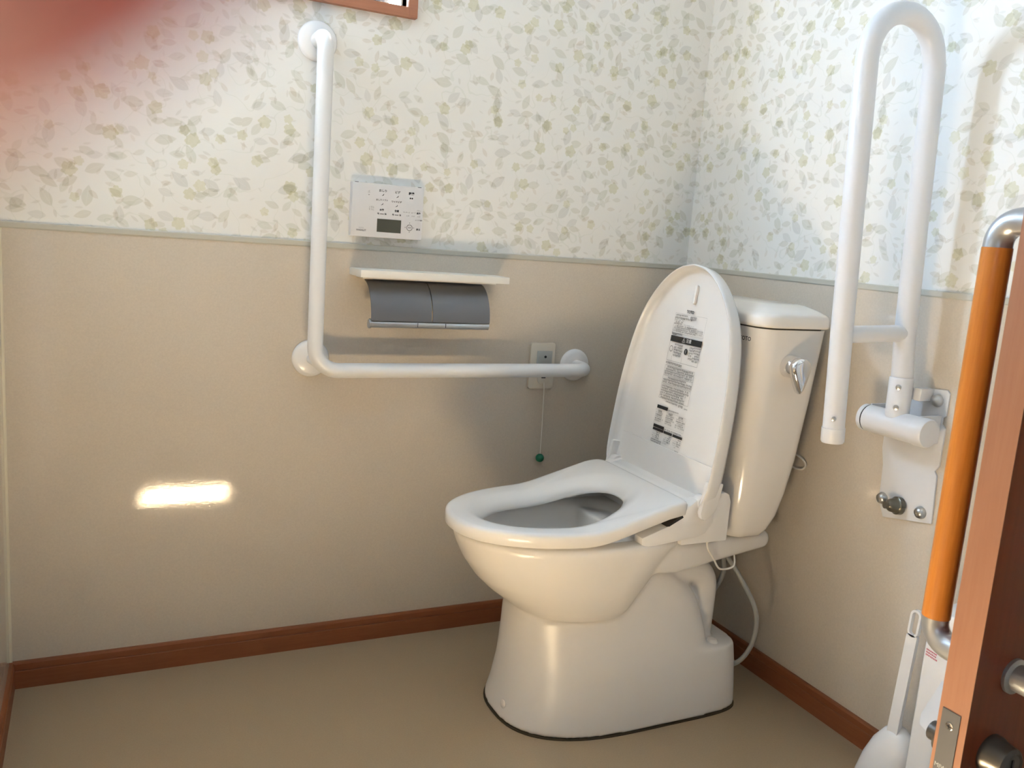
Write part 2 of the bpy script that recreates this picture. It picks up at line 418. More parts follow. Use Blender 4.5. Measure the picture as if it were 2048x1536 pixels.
rt('おしり', -.895, 1.1155, .0066, BLACK, .02); rt('ビデ', -.860, 1.1145, .0066, BLACK, .02); rt('乾燥', -.826, 1.1145, .0070, BLACK, .035)
rt('●●', -.826, 1.1040, .0050)
rt('おしりソフト', -.8965, 1.0945, .0048, BLACK, .02); rt('ワイドビデ', -.8615, 1.0930, .0050, BLACK, .02)
rt('ノズル', -.921, 1.0770, .0044); rt('そうじ', -.921, 1.0718, .0044)
rt('水勢', -.896, 1.0722, .0054, BLACK, .035); rt('位置', -.860, 1.0722, .0054, BLACK, .035)
for x in (-.8955, -.860):
    rt('弱', x-.0088, 1.0634, .0044, BLACK, .02); rt('強', x+.0088, 1.0634, .0044, BLACK, .02)
    box('slider_mark', (x-.0045, x+.0045, RY-.0005, RY, 1.0628, 1.0640), BLACK, rm)
rt('マッサージ', -.836, 1.0712, .0034); rt('ムーブ', -.8190, 1.0715, .0036); rt('パワー', -.806, 1.0768, .0036); rt('脱臭', -.806, 1.0708, .0048, BLACK, .035)
for x in (-.833, -.8195, -.806): rt('入/切', x, 1.0635, .0036, GREY)
rt('メニュー選択', -.8055, 1.0548, .0030)
rt('決定', -.827, 1.0365, .0042); rt('戻る', -.805, 1.0335, .0052, BLACK, .03)
for x, z in ((-.8945, 1.1065), (-.8595, 1.1050), (-.8955, 1.0853), (-.8607, 1.0838)):
    mk('seat_icon', [(x+px*.001, RY-.0005, z+pz*.001) for px, pz in ((1.4, 2.8), (2.2, 2.6), (1.6, -.4), (1.2, -1.0), (-.8, -1.4), (-2.4, -2.6), (-3.0, -2.2), (-1.2, -.4), (.4, .4))], [tuple(range(9))], BLACK, rm, smooth=False)
ringp = [[( -.827+r*math.cos(a), RY-.0005, 1.0365+r*math.sin(a)) for a in [2*PI*k/28 for k in range(28)]] for r in (.0072, .0062)]
mk('dial_ring', ringp[0]+ringp[1], [(i, (i+1) % 28, 28+(i+1) % 28, 28+i) for i in range(28)], BLACK, rm)
for dx, dz in ((.0105, 0), (-.0105, 0), (0, .0105), (0, -.0105)): rt('•', -.827+dx, 1.0365+dz, .007)
rt('TOTO', -.943, 1.0285, .0042, GREY); rt('WASHLET', -.943, 1.0235, .0052, BLACK, B_)

# ------------------------------------------------------------------ shelf and paper holder
sh = thing('wall_shelf', (-.777, -.003, .919), 'thin white wall shelf above the twin toilet paper holder', 'shelf')
box('board', (-.961, -.593, -.100, -.003, .920, .9365), SHELFM, sh, .0015)
box('underside_rail', (-.945, -.61, -.06, -.003, .9155, .920), SHELFM, sh)
ph = thing('toilet_paper_holder', (-.788, -.003, .82), 'twin toilet paper holder with curved silver covers under the shelf', 'paper holder')
box('back_plate', (-.905, -.668, -.008, -.003, .840, .9155), GREYIN, ph, .002)
arc = [(-.035+(-.072)*math.sin(math.radians(a)), .825+.088*math.cos(math.radians(a))) for a in [4+86*k/14 for k in range(15)]]
for a, b in ((-.9345, -.7895), (-.7865, -.6415)):
    outer = arc; inner = [(y+.0022, z-.0018) for y, z in arc][::-1]
    prism('cover', outer+inner, lambda y, z, s: (s, y, z), a, b, SILVER, ph, auto=25)
lathe('cutter_bar', [(.0085, 0), (.0085, .002), (.0085, .2895), (.0085, .2915)], (-.9335, -.0985, .8165), (1, 0, 0), STEEL, ph, 20)
lathe('end_cap', [(.0095, -.005), (.0105, -.004), (.0105, 0)], (-.9335, -.0985, .8165), (1, 0, 0), SATIN, ph, 20)
for x in (-.9325, -.788, -.6435): box('side_arm', (x-.002, x+.002, -.100, -.088, .813, .828), SATIN, ph)
for x in (-.823, -.754): box('bar_joint', (x-.0006, x+.0006, -.1076, -.10, .812, .8215), DARK, ph)

# ------------------------------------------------------------------ call switch with pull cord
sw = thing('call_switch', (-.438, -.003, .645), 'ivory wall call switch with pull cord and green bead behind the grab bar', 'switch')
sp_ = rrect(-.475, -.402, .645, .767, .007)
prism('plate', sp_, lambda x, z, s: (x, s, z), -.003, -.012, IVORYP, sw, bevel=.0015)
box('lamp_insert', (-.456, -.411, -.0135, -.011, .690, .746), GREYIN, sw, .001)
box('insert_tab', (-.452, -.415, -.0145, -.013, .716, .742), GREYIN, sw, .001)
lathe('indicator', [(.0035, 0), (.0035, .001), (.001, .0015)], (-.432, -.0145, .7305), (0, -1, 0), BLACK, sw, 12)
lathe('cord_boss', [(.016, 0), (.016, .003), (.010, .005)], (-.434, -.011, .672), (0, -1, 0), IVORYP, sw, 24)
box('cord_slot', (-.440, -.428, -.0165, -.015, .674, .677), BLACK, sw)
tube('pull_cord', [(-.431, -.014, .668), (-.431, -.019, .643), (-.4285, -.02, .55), (-.4275, -.02, .468)], .0012, CORD, sw, 8)
lathe('bead', [(.0115*math.sin(PI*k/12), -.0115*math.cos(PI*k/12)) for k in range(13)], (-.4275, -.02, .4585), (0, 0, 1), GREEN, sw, 24)

# ------------------------------------------------------------------ toilet
YC = -.38
tl = thing('toilet', (-.42, -.42, 0), 'ivory toilet with raised lid, electronic bidet seat and water tank', 'toilet')
def E_(xf, xm, xr, w, z, nf=2.2, nr=3.0, N=72): return egg(xf, xm, xr, w, z, YC, nf, nr, N)
def B_(xf_, xm, xr, w, z, nf, nr): return egg(xf_, xm, xr, w, z, -.42, nf, nr, 72)
ped = loftgeo([B_(-.712, -.44, -.146, .173, .003, 2.6, 7), B_(-.711, -.44, -.146, .1725, .012, 2.6, 7), B_(-.703, -.44, -.146, .167, .05, 2.5, 7),
    B_(-.696, -.44, -.147, .157, .11, 2.4, 7), B_(-.694, -.44, -.150, .151, .147, 2.4, 7), B_(-.694, -.44, -.232, .149, .154, 2.4, 7),
    B_(-.693, -.44, -.240, .143, .19, 2.4, 7), B_(-.693, -.44, -.252, .136, .235, 2.4, 6), B_(-.690, -.44, -.262, .132, .258, 2.4, 6), B_(-.60, -.44, -.272, .130, .275, 2.5, 6),
    B_(-.52, -.44, -.297, .126, .305, 2.5, 5), B_(-.50, -.42, -.33, .120, .330, 2.5, 4), B_(-.48, -.42, -.36, .10, .352, 2.5, 4)])
XF = (.975, Vector((-.0375, -.0496, .0258)))
bowl = loftgeo([E_(-.60, -.50, -.42, .08, .20, 2.2, 2.2), E_(-.665, -.50, -.415, .14, .232, 2.3, 2.4), E_(-.690, -.50, -.41, .155, .252, 2.2, 2.5),
    E_(-.722, -.50, -.395, .163, .276, 2.15, 2.6), E_(-.753, -.50, -.375, .170, .306, 2.15, 2.8), E_(-.782, -.50, -.345, .177, .346, 2.15, 3),
    E_(-.800, -.50, -.32, .183, .383, 2.15, 3.2), E_(-.807, -.50, -.30, .185, .402, 2.15, 3.4), E_(-.805, -.50, -.30, .183, .411, 2.15, 3.4),
    E_(-.798, -.50, -.305, .177, .415, 2.15, 3.4), E_(-.772, -.52, -.35, .150, .415, 2.15, 3), E_(-.762, -.52, -.36, .140, .405, 2.15, 2.6),
    E_(-.757, -.52, -.37, .136, .36, 2.15, 2.4), E_(-.72, -.53, -.40, .112, .29, 2.1, 2.2), E_(-.64, -.53, -.45, .065, .235, 2, 2), E_(-.58, -.53, -.49, .03, .225, 2, 2)])
dk = []
for x, w, zb, zt_ in ((-.44, .165, .335, .400), (-.34, .160, .325, .398), (-.22, .138, .331, .390), (-.055, .122, .345, .387), (-.042, .112, .350, .382)):
    dk.append([Vector((x, YC+p[0], p[1])) for p in rrect(-w, w, zb, zt_, min(.018, (zt_-zb)*.45), 5)])
deck = loftgeo(dk)
pipe = loftgeo(tuberings(fillet([(-.32, -.455, .300), (-.197, -.455, .300), (-.200, -.455, .12)], [.05], 8), .034, 20))
V, F = merge([ped]+[([xf(v) for v in g_[0]], g_[1]) for g_ in (bowl, deck, pipe)])
me = bpy.data.meshes.new('tmp'); me.from_pydata(V, [], F)
bm = bmesh.new(); bm.from_mesh(me); bmesh.ops.recalc_face_normals(bm, faces=bm.faces); bm.to_mesh(me); bm.free()
tmp = bpy.data.objects.new('tmp', me); COL.objects.link(tmp)
md = tmp.modifiers.new('r', 'REMESH'); md.mode = 'VOXEL'; md.voxel_size = .0042
md2 = tmp.modifiers.new('s', 'SMOOTH'); md2.iterations = 14; md2.factor = .5
dg = bpy.context.evaluated_depsgraph_get(); me2 = bpy.data.meshes.new_from_object(tmp.evaluated_get(dg)); bpy.data.objects.remove(tmp, do_unlink=True)
off = origin(tl)
for v in me2.vertices: v.co -= off
for pgon in me2.polygons: pgon.use_smooth = True
me2.name = 'bowl'; me2.materials.clear(); me2.materials.append(CERAMB)
bo = bpy.data.objects.new('bowl', me2); COL.objects.link(bo); bo.parent = tl
_keep = XF; XF = None
loft('floor_joint', [B_(-.7135, -.44, -.1445, .1745, .0, 2.6, 7), B_(-.7135, -.44, -.1445, .1745, .0035, 2.6, 7)], DKCAULK, tl)
lathe('bolt_cap', [(.015, 0), (.015, .003), (.011, .009), (.004, .011)], (-.222, -.538, .150), (0, 0, 1), CERAM, tl, 20)
lathe('screw_cap', [(.0095, 0), (.0095, .0015), (.006, .003)], (-.7035, -.4515, .036), (-.98, -.11, .13), CERAM, tl, 20)
XF = _keep
# seat
def zt(x):
    s = min(1, max(0, (x+.60)/.25)); return .450 + .052*s*s*(3-2*s)
def xl(a): return a
N = 96
rows = []
def seat_outer(ins): return egg(-.825+ins, -.50, -.343-ins, .1865-ins, 0, YC, 2.25, 14, N)
def hole(out): return egg(-.742-out, -.58, -.414+out, .097+out, 0, YC, 2.1, 2.3, N)
def lay(pts, dz): return [Vector((p.x, p.y, zt(p.x)+dz)) for p in pts]
rows = [lay(seat_outer(.006), -.032), lay(seat_outer(.0005), -.028), lay(seat_outer(0), -.008), lay(seat_outer(.0015), -.0035), lay(seat_outer(.0055), -.0006),
        lay(seat_outer(.012), 0), lay(hole(.042), -.0008), lay(hole(.030), -.0035), lay(hole(.014), -.013), lay(hole(.001), -.027), lay(hole(.002), -.033)]
n = N; V = [p for r in rows for p in r]; F = []
for i in range(len(rows)):
    i2 = (i+1) % len(rows)
    for j in range(n): F.append((i*n+j, i*n+(j+1) % n, i2*n+(j+1) % n, i2*n+j))
seat = mk('seat', V, F, SEATM, tl, auto=70)
for y in (YC-.11, YC+.11): box('seat_buffer', (-.72, -.69, y-.012, y+.012, .408, .424), GREYIN, tl, .002)
# bidet unit behind the seat
ux = lambda x, z, s: (x, s, z)
upoly = [(-.352, .400), (-.352, .478), (-.340, .496), (-.330, .5015), (-.318, .5005), (-.310, .505), (-.298, .5045), (-.290, .509), (-.245, .513), (-.232, .508), (-.226, .49), (-.226, .400)]
unit = prism('bidet_unit', upoly, ux, YC-.172, YC+.172, SEATM, tl, bevel=.004)
wing = [(-.462, .414), (-.462, .430), (-.43, .440), (-.40, .450), (-.372, .462), (-.350, .488), (-.330, .503), (-.282, .512), (-.276, .45), (-.296, .425), (-.32, .418), (-.445, .407)]
prism('side_housing', wing, ux, YC-.181, YC-.150, SEATM, unit, bevel=.005)
prism('side_housing', wing, ux, YC+.150, YC+.181, SEATM, unit, bevel=.005)
prism('sensor_window', [(-.402, .4505), (-.395, .4505), (-.360, .4675), (-.364, .4735), (-.372, .4705)], ux, YC-.1815, YC-.16, DARK, unit)
box('nozzle_gate', (-.2915, -.2775, -.405, -.362, .505, .5115), DARK, unit)
for i in range(3): lathe('indicator_light', [(.0022, 0), (.0022, .0008), (.0005, .001)], (-.283+.002*i, -.262-.0055*i, .5095), (0, 0, 1), LED, unit, 10)
prism('button_mark', [(-.282, -.500), (-.2795, -.522), (-.270, -.515), (-.275, -.495)], lambda x, y, s: (x, y, s+(x+.282)*.09), .5105, .5112, GREYIN, unit)
for y in (YC-.172, YC+.172): lathe('lid_hinge', [(.014, -.012), (.0155, -.010), (.0155, .010), (.014, .012)], (-.312, y, .498), (0, 1, 0), LIDM, unit, 24)
# lid
K = .12; LX0, LZ0 = -.331, .49; nrm = math.sqrt(1+K*K)
EV = Vector((K, 0, 1))/nrm; EN = Vector((-1, 0, K))/nrm     # up the lid, out of its inner face
def LP(u, v, d): return Vector((LX0, YC-.005-u, LZ0)) + EV*v - EN*d   # u towards the near side, v up, d behind the rim plane
prof = [(-.004, .186), (.02, .198), (.06, .2035), (.13, .2045), (.20, .2025), (.26, .197), (.32, .1865), (.37, .173), (.41, .155), (.445, .131), (.475, .103), (.498, .071), (.512, .038), (.518, 0)]
# smooth the outline
pp = smooth_path([(w, v, 0) for v, w in prof], 4)
sidep = [(p.x, p.y) for p in pp]
outl = [(w, v, 0) for w, v in sidep] + [(-w, v, 0) for w, v in sidep[-2::-1]] + [(w, -.004, 1) for w in (-.176, -.06, .06, .176)]
cv_ = .22
def ring(ins, d, bot=0.0, curve=0.0):
    out = []
    for w, v, low in outl:
        h = math.hypot(w, v-cv_); s = max(0, (h-ins)/h)
        vv = cv_+(v-cv_)*s; ww = w*s
        out.append(LP(ww, max(vv, bot), max(d, .0245) if low else d))
    return out
rings = [ring(.19, .050), ring(.12, .0495), ring(.06, .048), ring(.03, .046), ring(.012, .041), ring(.003, .030), ring(0, .008), ring(.0008, .001), ring(.003, -.0005), ring(.0055, .001),
         ring(.008, .012, .012), ring(.012, .021, .02), ring(.020, .0245, .05), ring(.05, .0255, .08), ring(.12, .0265, .085), ring(.19, .027, .10)]
lid = loft('lid', rings, LIDM, tl, auto=60)
prism('hinge_cover', [(-.003, .0232), (-.003, .030), (.088, .0290), (.088, .0236)], lambda v, d, s: LP(s, v, d), -.178, .178, LIDM, lid, smooth=False)
for sgn in (-1, 1):
    prism('hinge_arm', [(-.022, .006), (-.025, .014), (-.018, .028), (.0, .041), (.06, .046), (.06, .004), (-.01, .000)], lambda v, d, s: LP(s, v, d), sgn*.1835, sgn*.1975, LIDM, lid, bevel=.004)
DF = .0243
prism('lid_buffer', rrect(-.0045, .0045, .428, .472, .0042, 5), lambda u, v, s: LP(u, v, s), DF+.001, DF-.006, LIDM, lid, bevel=.0015)
# printed notices on the inner face of the lid
LB = Matrix(((0, EV.x, EN.x), (-1, EV.y, EN.y), (0, EV.z, EN.z)))
def q2(u0_, u1_, v0, v1, d=DF): return ([LP(u0_, v0, d), LP(u1_, v0, d), LP(u1_, v1, d), LP(u0_, v1, d)], [(0, 1, 2, 3)])
def v_of(z): return (z-LZ0)*nrm
UL, UR = -.062, .055      # label edges (u grows to the near side)
pr = []; pg = []
def row(u0_, u1_, z, h, store, fill=.78, d=DF-.0004):
    u = u0_
    while u < u1_:
        w = h*random.uniform(.45, .95)
        if random.random() < fill:
            k = random.random(); v = v_of(z)
            if k < .6:
                store.append(q2(u, u+w*.8, v+h*.30, v+h*.46, d)); store.append(q2(u+w*.1, u+w*.75, v-h*.06, v+h*.08, d)); store.append(q2(u+w*.3, u+w*.5, v-h*.4, v+h*.4, d))
            else:
                store.append(q2(u, u+w*.75, v-h*.42, v-h*.26, d)); store.append(q2(u, u+w*.2, v-h*.4, v+h*.4, d)); store.append(q2(u+w*.5, u+w*.7, v-h*.4, v+h*.4, d)); store.append(q2(u, u+w*.7, v+.2*h, v+h*.36, d))
        u += w*1.05
def frame(u0_, u1_, z0, z1, t, store):
    a, b = v_of(z0), v_of(z1); d = DF-.0003
    store += [q2(u0_, u1_, a, a+t, d), q2(u0_, u1_, b-t, b, d), q2(u0_, u0_+t, a, b, d), q2(u1_-t, u1_, a, b, d)]
frame(UL, UR, .842, .889, .0004, pg)
row(UL+.004, -.018, .8845, .0042, pr, .9); row(-.004, .018, .884, .0045, pr, 1); row(-.004, .016, .8795, .0040, pr, 1)
row(UL+.002, -.014, .878, .0052, pr, .95); row(-.012, .004, .8775, .0044, pr, 1)
row(UL+.002, -.02, .8725, .0034, pg); row(UL+.002, -.03, .8685, .0038, pr); row(UL+.002, -.03, .8645, .0036, pr); row(-.024, .012, .864, .003, pg)
for i in range(4): row(UL+.014, .026, .8595-.0042*i, .0036, pr, .9)
for i in range(3): row(.028, .050, .8560-.004*i, .0032, pg, .9)
row(UL, -.022, .8405, .0056, pr, 1)
pr.append(q2(UL, UR, v_of(.8225), v_of(.836), DF-.0005))
frame(UL, UR, .7765, .8225, .0005, pr)
for i in range(5): row(UL+.020, -.012, .816-.0062*i, .0050, pr, .95)
for i in range(5): row(.016, .030, .816-.0062*i, .0050, pr, .95)
for i in range(6): row(.032, .053, .817-.0058*i, .0048, pr, .95)
pr.append(q2(UL+.018, UL+.0184, v_of(.7765), v_of(.79), DF-.0005)); pr.append(q2(-.006, -.0056, v_of(.7765), v_of(.79), DF-.0005))
row(UL, -.004, .7705, .0064, pr, 1)
frame(UL, UR-.004, .742, .765, .0004, pr); row(UL+.010, UR-.01, .7610, .0052, pr, 1)
for i in range(3): row(UL+.003, UR-.008, .7555-.005*i, .0044, pr, .92)
frame(UL, UR-.004, .722, .7405, .0004, pr); row(UL+.02, UR-.03, .7365, .0048, pr, 1); row(UL+.003, UR-.008, .731, .0046, pr, .95); row(UL+.003, UR-.008, .7255, .0046, pr, .95)
frame(UL, UR-.004, .686, .7200, .0004, pr)
for i in range(6): row(UL+.003, UR-random.choice((.012, .02, .03)), .7155-.0055*i, .0046, pr, .93)
row(UL+.03, .012, .6815, .0042, pr, 1); row(.018, .032, .6805, .0058, pr, 1); row(.040, .052, .678, .0032, pr, 1)
pr.append(q2(UL+.002, -.018, v_of(.661), v_of(.6690), DF-.0005)); row(-.014, .022, .6635, .0036, pr, .9)
frame(UL, UR, .6235, .6585, .0003, pg)
for c0 in (UL+.002, -.020, .020):
    row(c0+.008, c0+.022, .655, .0054, pr, 1)
    for i in range(5): row(c0, c0+random.uniform(.022, .034), .6500-.0046*i, .0036, pr if i % 2 else pg, .9)
pr.append(q2(UL+.002, -.018, v_of(.6155), v_of(.6228), DF-.0005)); row(-.014, .048, .6180, .0036, pr, .92)
for c0, c1 in ((UL+.002, -.018), (-.016, .016), (.019, UR)): pr.append(q2(c0, c1, v_of(.6085), v_of(.6145), DF-.0005))
for c0 in (UL+.004, -.012, .024):
    for i in range(4): row(c0+.014, c0+.027, .6045-.0046*i, .0038, pr, .8); row(c0, c0+.013, .6000-.0046*i, .0030, pg, .6)
row(UL+.002, -.018, .5860, .0036, pr, 1); row(UL+.002, -.018, .5815, .0034, pr, 1); row(.036, .050, .579, .003, pg, 1)
V, F = merge(pr); tag(mk('printed_text', V, F, BLACK, lid, smooth=False), kind='stuff')
V, F = merge(pg); tag(mk('printed_text', V, F, GREY, lid, smooth=False), kind='stuff')
def lt(s, u, z, size, mat, bold=0): text('lettering', s, size, mat, lid, LB, LP(u, v_of(z), DF-.0008), bold=bold*size)
lt('TOTO', -.008, .8955, .0095, BLACK, .03)
lt('⚠ 注意', .0, .8293, .0100, LIDM, .01)
lt('⚠', UL+.008, .853, .012, BLACK)
for u in (UL+.010, .004):
    rg = [[LP(u+r*math.cos(a), v_of(.805)+1.15*r*math.sin(a), DF-.0007) for a in [2*PI*k/20 for k in range(20)]] for r in ((.0062, .0052) if u < -.01 else (.0062, .0001))]
    mk('print_symbol', rg[0]+rg[1], [(i, (i+1) % 20, 20+(i+1) % 20, 20+i) for i in range(20)], BLACK, lid)
lt('!', .004, .805, .010, LIDM, .02)
# tank
def trk(w, xf, xb, z, r=.032, bow=.016, n=7):
    pts = rrect(-w, w, -xb, -xf, r, n)      # (y offset, -x)
    out = []
    for u, xx in pts:
        x = -xx; t = max(0, 1-(u/w)**2) if w else 0
        fr = max(0, min(1, (xb-x)/(xb-xf)))
        out.append(Vector((x - bow*t*fr**3, YC+u, z)))
    return out
tank = loft('tank', [trk(.140, -.180, -.112, .392, .02), trk(.155, -.189, -.100, .397, .024), trk(.163, -.195, -.088, .412, .028), trk(.171, -.199, -.072, .445), trk(.176, -.201, -.058, .50),
    trk(.182, -.203, -.046, .58), trk(.190, -.205, -.034, .72), trk(.1985, -.207, -.024, .879)], CERAM, tl, auto=60)
loft('tank_joint', [trk(.194, -.203, -.03, .876), trk(.194, -.203, -.03, .888)], DKCAULK, tank)
def lidr(ins, z): return trk(.204-ins, -.213+ins, -.016-ins*.4, z, max(.034-ins*.3, .008), .018)
loft('tank_lid', [lidr(.003, .8825), lidr(.0005, .8845), lidr(0, .890), lidr(.0005, .903), lidr(.004, .9095), lidr(.012, .9135), lidr(.035, .921), lidr(.065, .928), lidr(.085, .9305)], CERAM, tank, auto=60)
TB = Matrix(((0, 0, -1), (-1, 0, 0), (0, 1, 0)))
text('lettering', 'TOTO', .0125, BLACK, tank, TB, (-.2198, -.5265, .8535), bold=.0003, xs=1.05)
# flush lever
fl = lathe('flush_lever', [(.021, -.006), (.0255, 0), (.0255, .022), (.0225, .030), (.012, .034)], (-.131, YC-.193, .801), (0, -1, 0), CHROME, tl, 36)
tear = []
for k in range(40):
    a = 2*PI*k/40; c, s_ = math.cos(a), math.sin(a)
    z = .801 + (.0225*s_ if s_ > 0 else .056*s_); w = .0265*(1 if s_ > 0 else (1-.55*abs(s_)**1.1))
    tear.append((-.131+w*c, z))
def tr(sc, y): return [Vector((-.131+(x+.131)*sc, y-(0.801-z)*.05, .80+(z-.80)*(1-(1-sc)*.6))) for x, z in tear]
loft('grip', [tr(.7, YC-.219), tr(.95, YC-.222), tr(1, YC-.230), tr(.95, YC-.236), tr(.75, YC-.2405), tr(.3, YC-.2425)], CHROME, fl, auto=60)
# cable, hoses, wall loop
lathe('cable_sleeve', [(.0042, 0), (.0042, .004), (.0032, .005), (.0042, .006), (.0042, .010), (.0032, .011), (.0042, .012), (.0036, .018)], (-.275, -.545, .416), (0, 0, -1), CORD, tl, 12)
tube('seat_cable', smooth_path([(-.275, -.545, .414), (-.268, -.540, .385), (-.240, -.532, .352), (-.222, -.53, .328), (-.205, -.528, .321), (-.180, -.527, .322), (-.166, -.52, .330), (-.15, -.49, .36)], 6), .0022, CORD, tl, 10)
tube('water_hose', smooth_path([(-.15, -.45, .40), (-.15, -.46, .34), (-.125, -.495, .285), (-.098, -.528, .22), (-.089, -.535, .17), (-.096, -.53, .11), (-.120, -.51, .065), (-.150, -.46, .045)], 8), .0055, HOSE, tl, 14)
tube('water_hose', smooth_path([(-.14, -.43, .40), (-.14, -.445, .33), (-.130, -.445, .27), (-.155, -.43, .20), (-.17, -.41, .15)], 8), .0060, HOSE, tl, 14)
XF = None
wc = tube('power_cord_loop', smooth_path([(-.012, -.47, .575), (-.010, -.505, .578), (-.009, -.530, .573), (-.008, -.541, .561), (-.009, -.533, .549), (-.010, -.51, .546), (-.012, -.47, .555)], 6), .0022, CORD, None, 10)
tag(wc, 'loop of thin white cord against the right wall behind the tank', 'cord')

# ------------------------------------------------------------------ folding support arm on the right wall
fa = thing('folding_support_arm', (0, -.81, .54), 'white folding support arm raised upright on a steel wall bracket', 'grab bar')
plate = [(-.885, .535), (-.771, .512), (-.755, .545), (-.752, .62), (-.744, .655), (-.744, .76), (-.795, .78), (-.826, .798), (-.874, .8025), (-.880, .797), (-.880, .752), (-.873, .748), (-.873, .735), (-.882, .728), (-.882, .652), (-.874, .640), (-.880, .632)]
prism('wall_bracket', plate, lambda y, z, s: (s, y, z), -.003, -.0075, ARMW, fa, bevel=.001)
for y, z in ((-.857, .779), (-.765, .551), (-.859, .550)):
    lathe('bolt', [(.0125, 0), (.0125, .003), (.0105, .009), (.006, .012), (.001, .013)], (-.007, y, z), (-1, 0, 0), STEEL, fa, 20)
lathe('rubber_stop', [(.0185, 0), (.0185, .010), (.017, .011), (.015, .013), (.013, .024), (.0075, .030), (.0075, .036)], (-.007, -.808, .548), (-1, .25, .05), newmat('olive_steel', (.17, .155, .12), .3, metal=.7), fa, 28)
PX, PZ = -.064, .722
box('hinge_cheek', (PX, -.0075, -.752, -.747, .695, .752), ARMW, fa, .002)
box('hinge_cheek', (PX, -.0075, -.872, -.867, .695, .752), ARMW, fa, .002)
box('stop_block', (-.045, -.0075, -.846, -.826, .776, .800), ARMW, fa, .001)
lathe('pivot_collar', [(.026, 0), (.0275, .001), (.0275, .010)], (PX, -.738, PZ), (0, -1, 0), ARMW, fa, 32)
lathe('pivot_gap', [(.0265, 0), (.0265, .003)], (PX, -.748, PZ), (0, -1, 0), DARK, fa, 32)
lathe('pivot_tube', [(.0275, 0), (.0275, .115)], (PX, -.751, PZ), (0, -1, 0), ARMW, fa, 32)
lathe('pivot_cap', [(.0285, 0), (.0288, .002), (.0288, .024), (.0265, .027), (.010, .028)], (PX, -.866, PZ), (0, -1, 0), ARMW, fa, 36)
AY = -.815
def ay(z): return AY + (z-.74)*.028
lathe('arm_socket', [(.0225, 0), (.0225, .078), (.0212, .080)], (PX-.001, ay(.74), .738), (0, .028, 1), ARMW, fa, 32)
for z in (.760, .800): lathe('screw', [(.0055, 0), (.0055, .002), (.002, .003)], (PX-.0195, ay(z)-.0110, z), (-.87, -.49, 0), STEEL, fa, 12)
AR = .0202
XI, XO = -.068, -.236
loop = [(PX, ay(.815), .815), (XI-.003, ay(.90), .90), (XI-.016, ay(1.38), 1.40)]
cx, rr = (XI-.018 + XO-.020)/2, abs((XO-.020)-(XI-.018))/2
for k in range(1, 17):
    a = PI*k/17; loop.append((cx+rr*math.cos(a), ay(1.4), 1.40-.002+rr*math.sin(a)))
loop += [(XO-.020, ay(1.40), 1.39), (XO-.004, ay(.90), .90), (XO+.004, ay(.712), .712)]
tube('arm_loop', loop, AR, ARMW, fa, 28)
tube('cross_brace', [(XI-.005, ay(.905), .905), (XO-.002, ay(.905), .899)], .0165, ARMW, fa, 24)
lathe('end_cap', [(.0216, 0), (.0216, .026), (.0195, .029), (.006, .0295)], (XO+.0035, ay(.724), .722), (.04, -.028, -1), ARMW, fa, 32)
lathe('screw', [(.0045, 0), (.0045, .002), (.002, .003)], (XO-.014, ay(.74)-.0145, .742), (-.7, -.7, 0), STEEL, fa, 12)

# ------------------------------------------------------------------ door (sliding leaf at the right edge)
XD, YD0, YD1 = -.620, -1.4215, -1.3850
dr = thing('door_1', (XD, YD1, 0), 'brown wooden door leaf with pull handles', 'door'); del dr['category']; tag(dr, kind=S)
box('leaf', (XD+.001, -.02, YD0, YD1, .012, 2.0), DOORF, dr)
box('edge_band', (XD, XD+.0015, YD0, YD1, .012, 2.0), DOOREDGE, dr)
fp = box('lock_faceplate', (XD-.0012, XD, -1.4130, -1.3900, .30, .538), PLATE, dr)
lathe('screw', [(.0046, 0), (.0046, .0006), (.003, .001)], (XD-.0012, -1.4015, .520), (-1, 0, 0), CHROME, fp, 18)
for a in (0, 1): 
    b = (.0026, .0006) if a == 0 else (.0006, .0026)
    box('screw_slot', (XD-.0026, XD-.0020, -1.4015-b[0], -1.4015+b[0], .520-b[1], .520+b[1]), BLACK, fp)
FB = Matrix(((0, 0, -1), (-1, 0, 0), (0, 1, 0)))
text('lettering', 'MIWA', .0075, GREYIN, fp, FB, (XD-.0016, -1.4015, .468))
def pull(yface, sgn, zb, ztop, xb, nm):
    yb = yface + sgn*.062
    h = tube(nm, [(xb, yb, zb), (xb, yb, ztop)], .0165, WOODBAR, dr, 28)
    for z, s in ((zb, -1), (ztop, 1)):
        tube('bracket', fillet([(xb, yb, z-s*.002), (xb, yb, z+s*.030), (xb, yface, z+s*.030)], [.026], 10), .0158, SATIN, h, 24)
        lathe('rose', [(.021, 0), (.021, .004), (.018, .006)], (xb, yface, z+s*.030), (0, sgn, 0), SATIN, h, 28)
    return h
pull(YD1, 1, .612, 1.062, -.565, 'inner_pull_handle')
pull(YD0, -1, .612, 1.062, -.554, 'outer_pull_handle')
kc = lathe('key_cylinder', [(.024, 0), (.024, .006), (.0215, .012), (.020, .026), (.016, .029), (.014, .027)], (-.571, YD0, .488), (0, -1, 0), DARKM, dr, 32)
box('key_slot', (-.5725, -.5695, YD0-.0285, YD0-.026, .480, .496), BLACK, kc)
lathe('thumb_turn', [(.020, 0), (.020, .010), (.012, .012), (.012, .024), (.008, .026)], (-.590, YD1, .486), (0, 1, 0), DARKM, dr, 24)

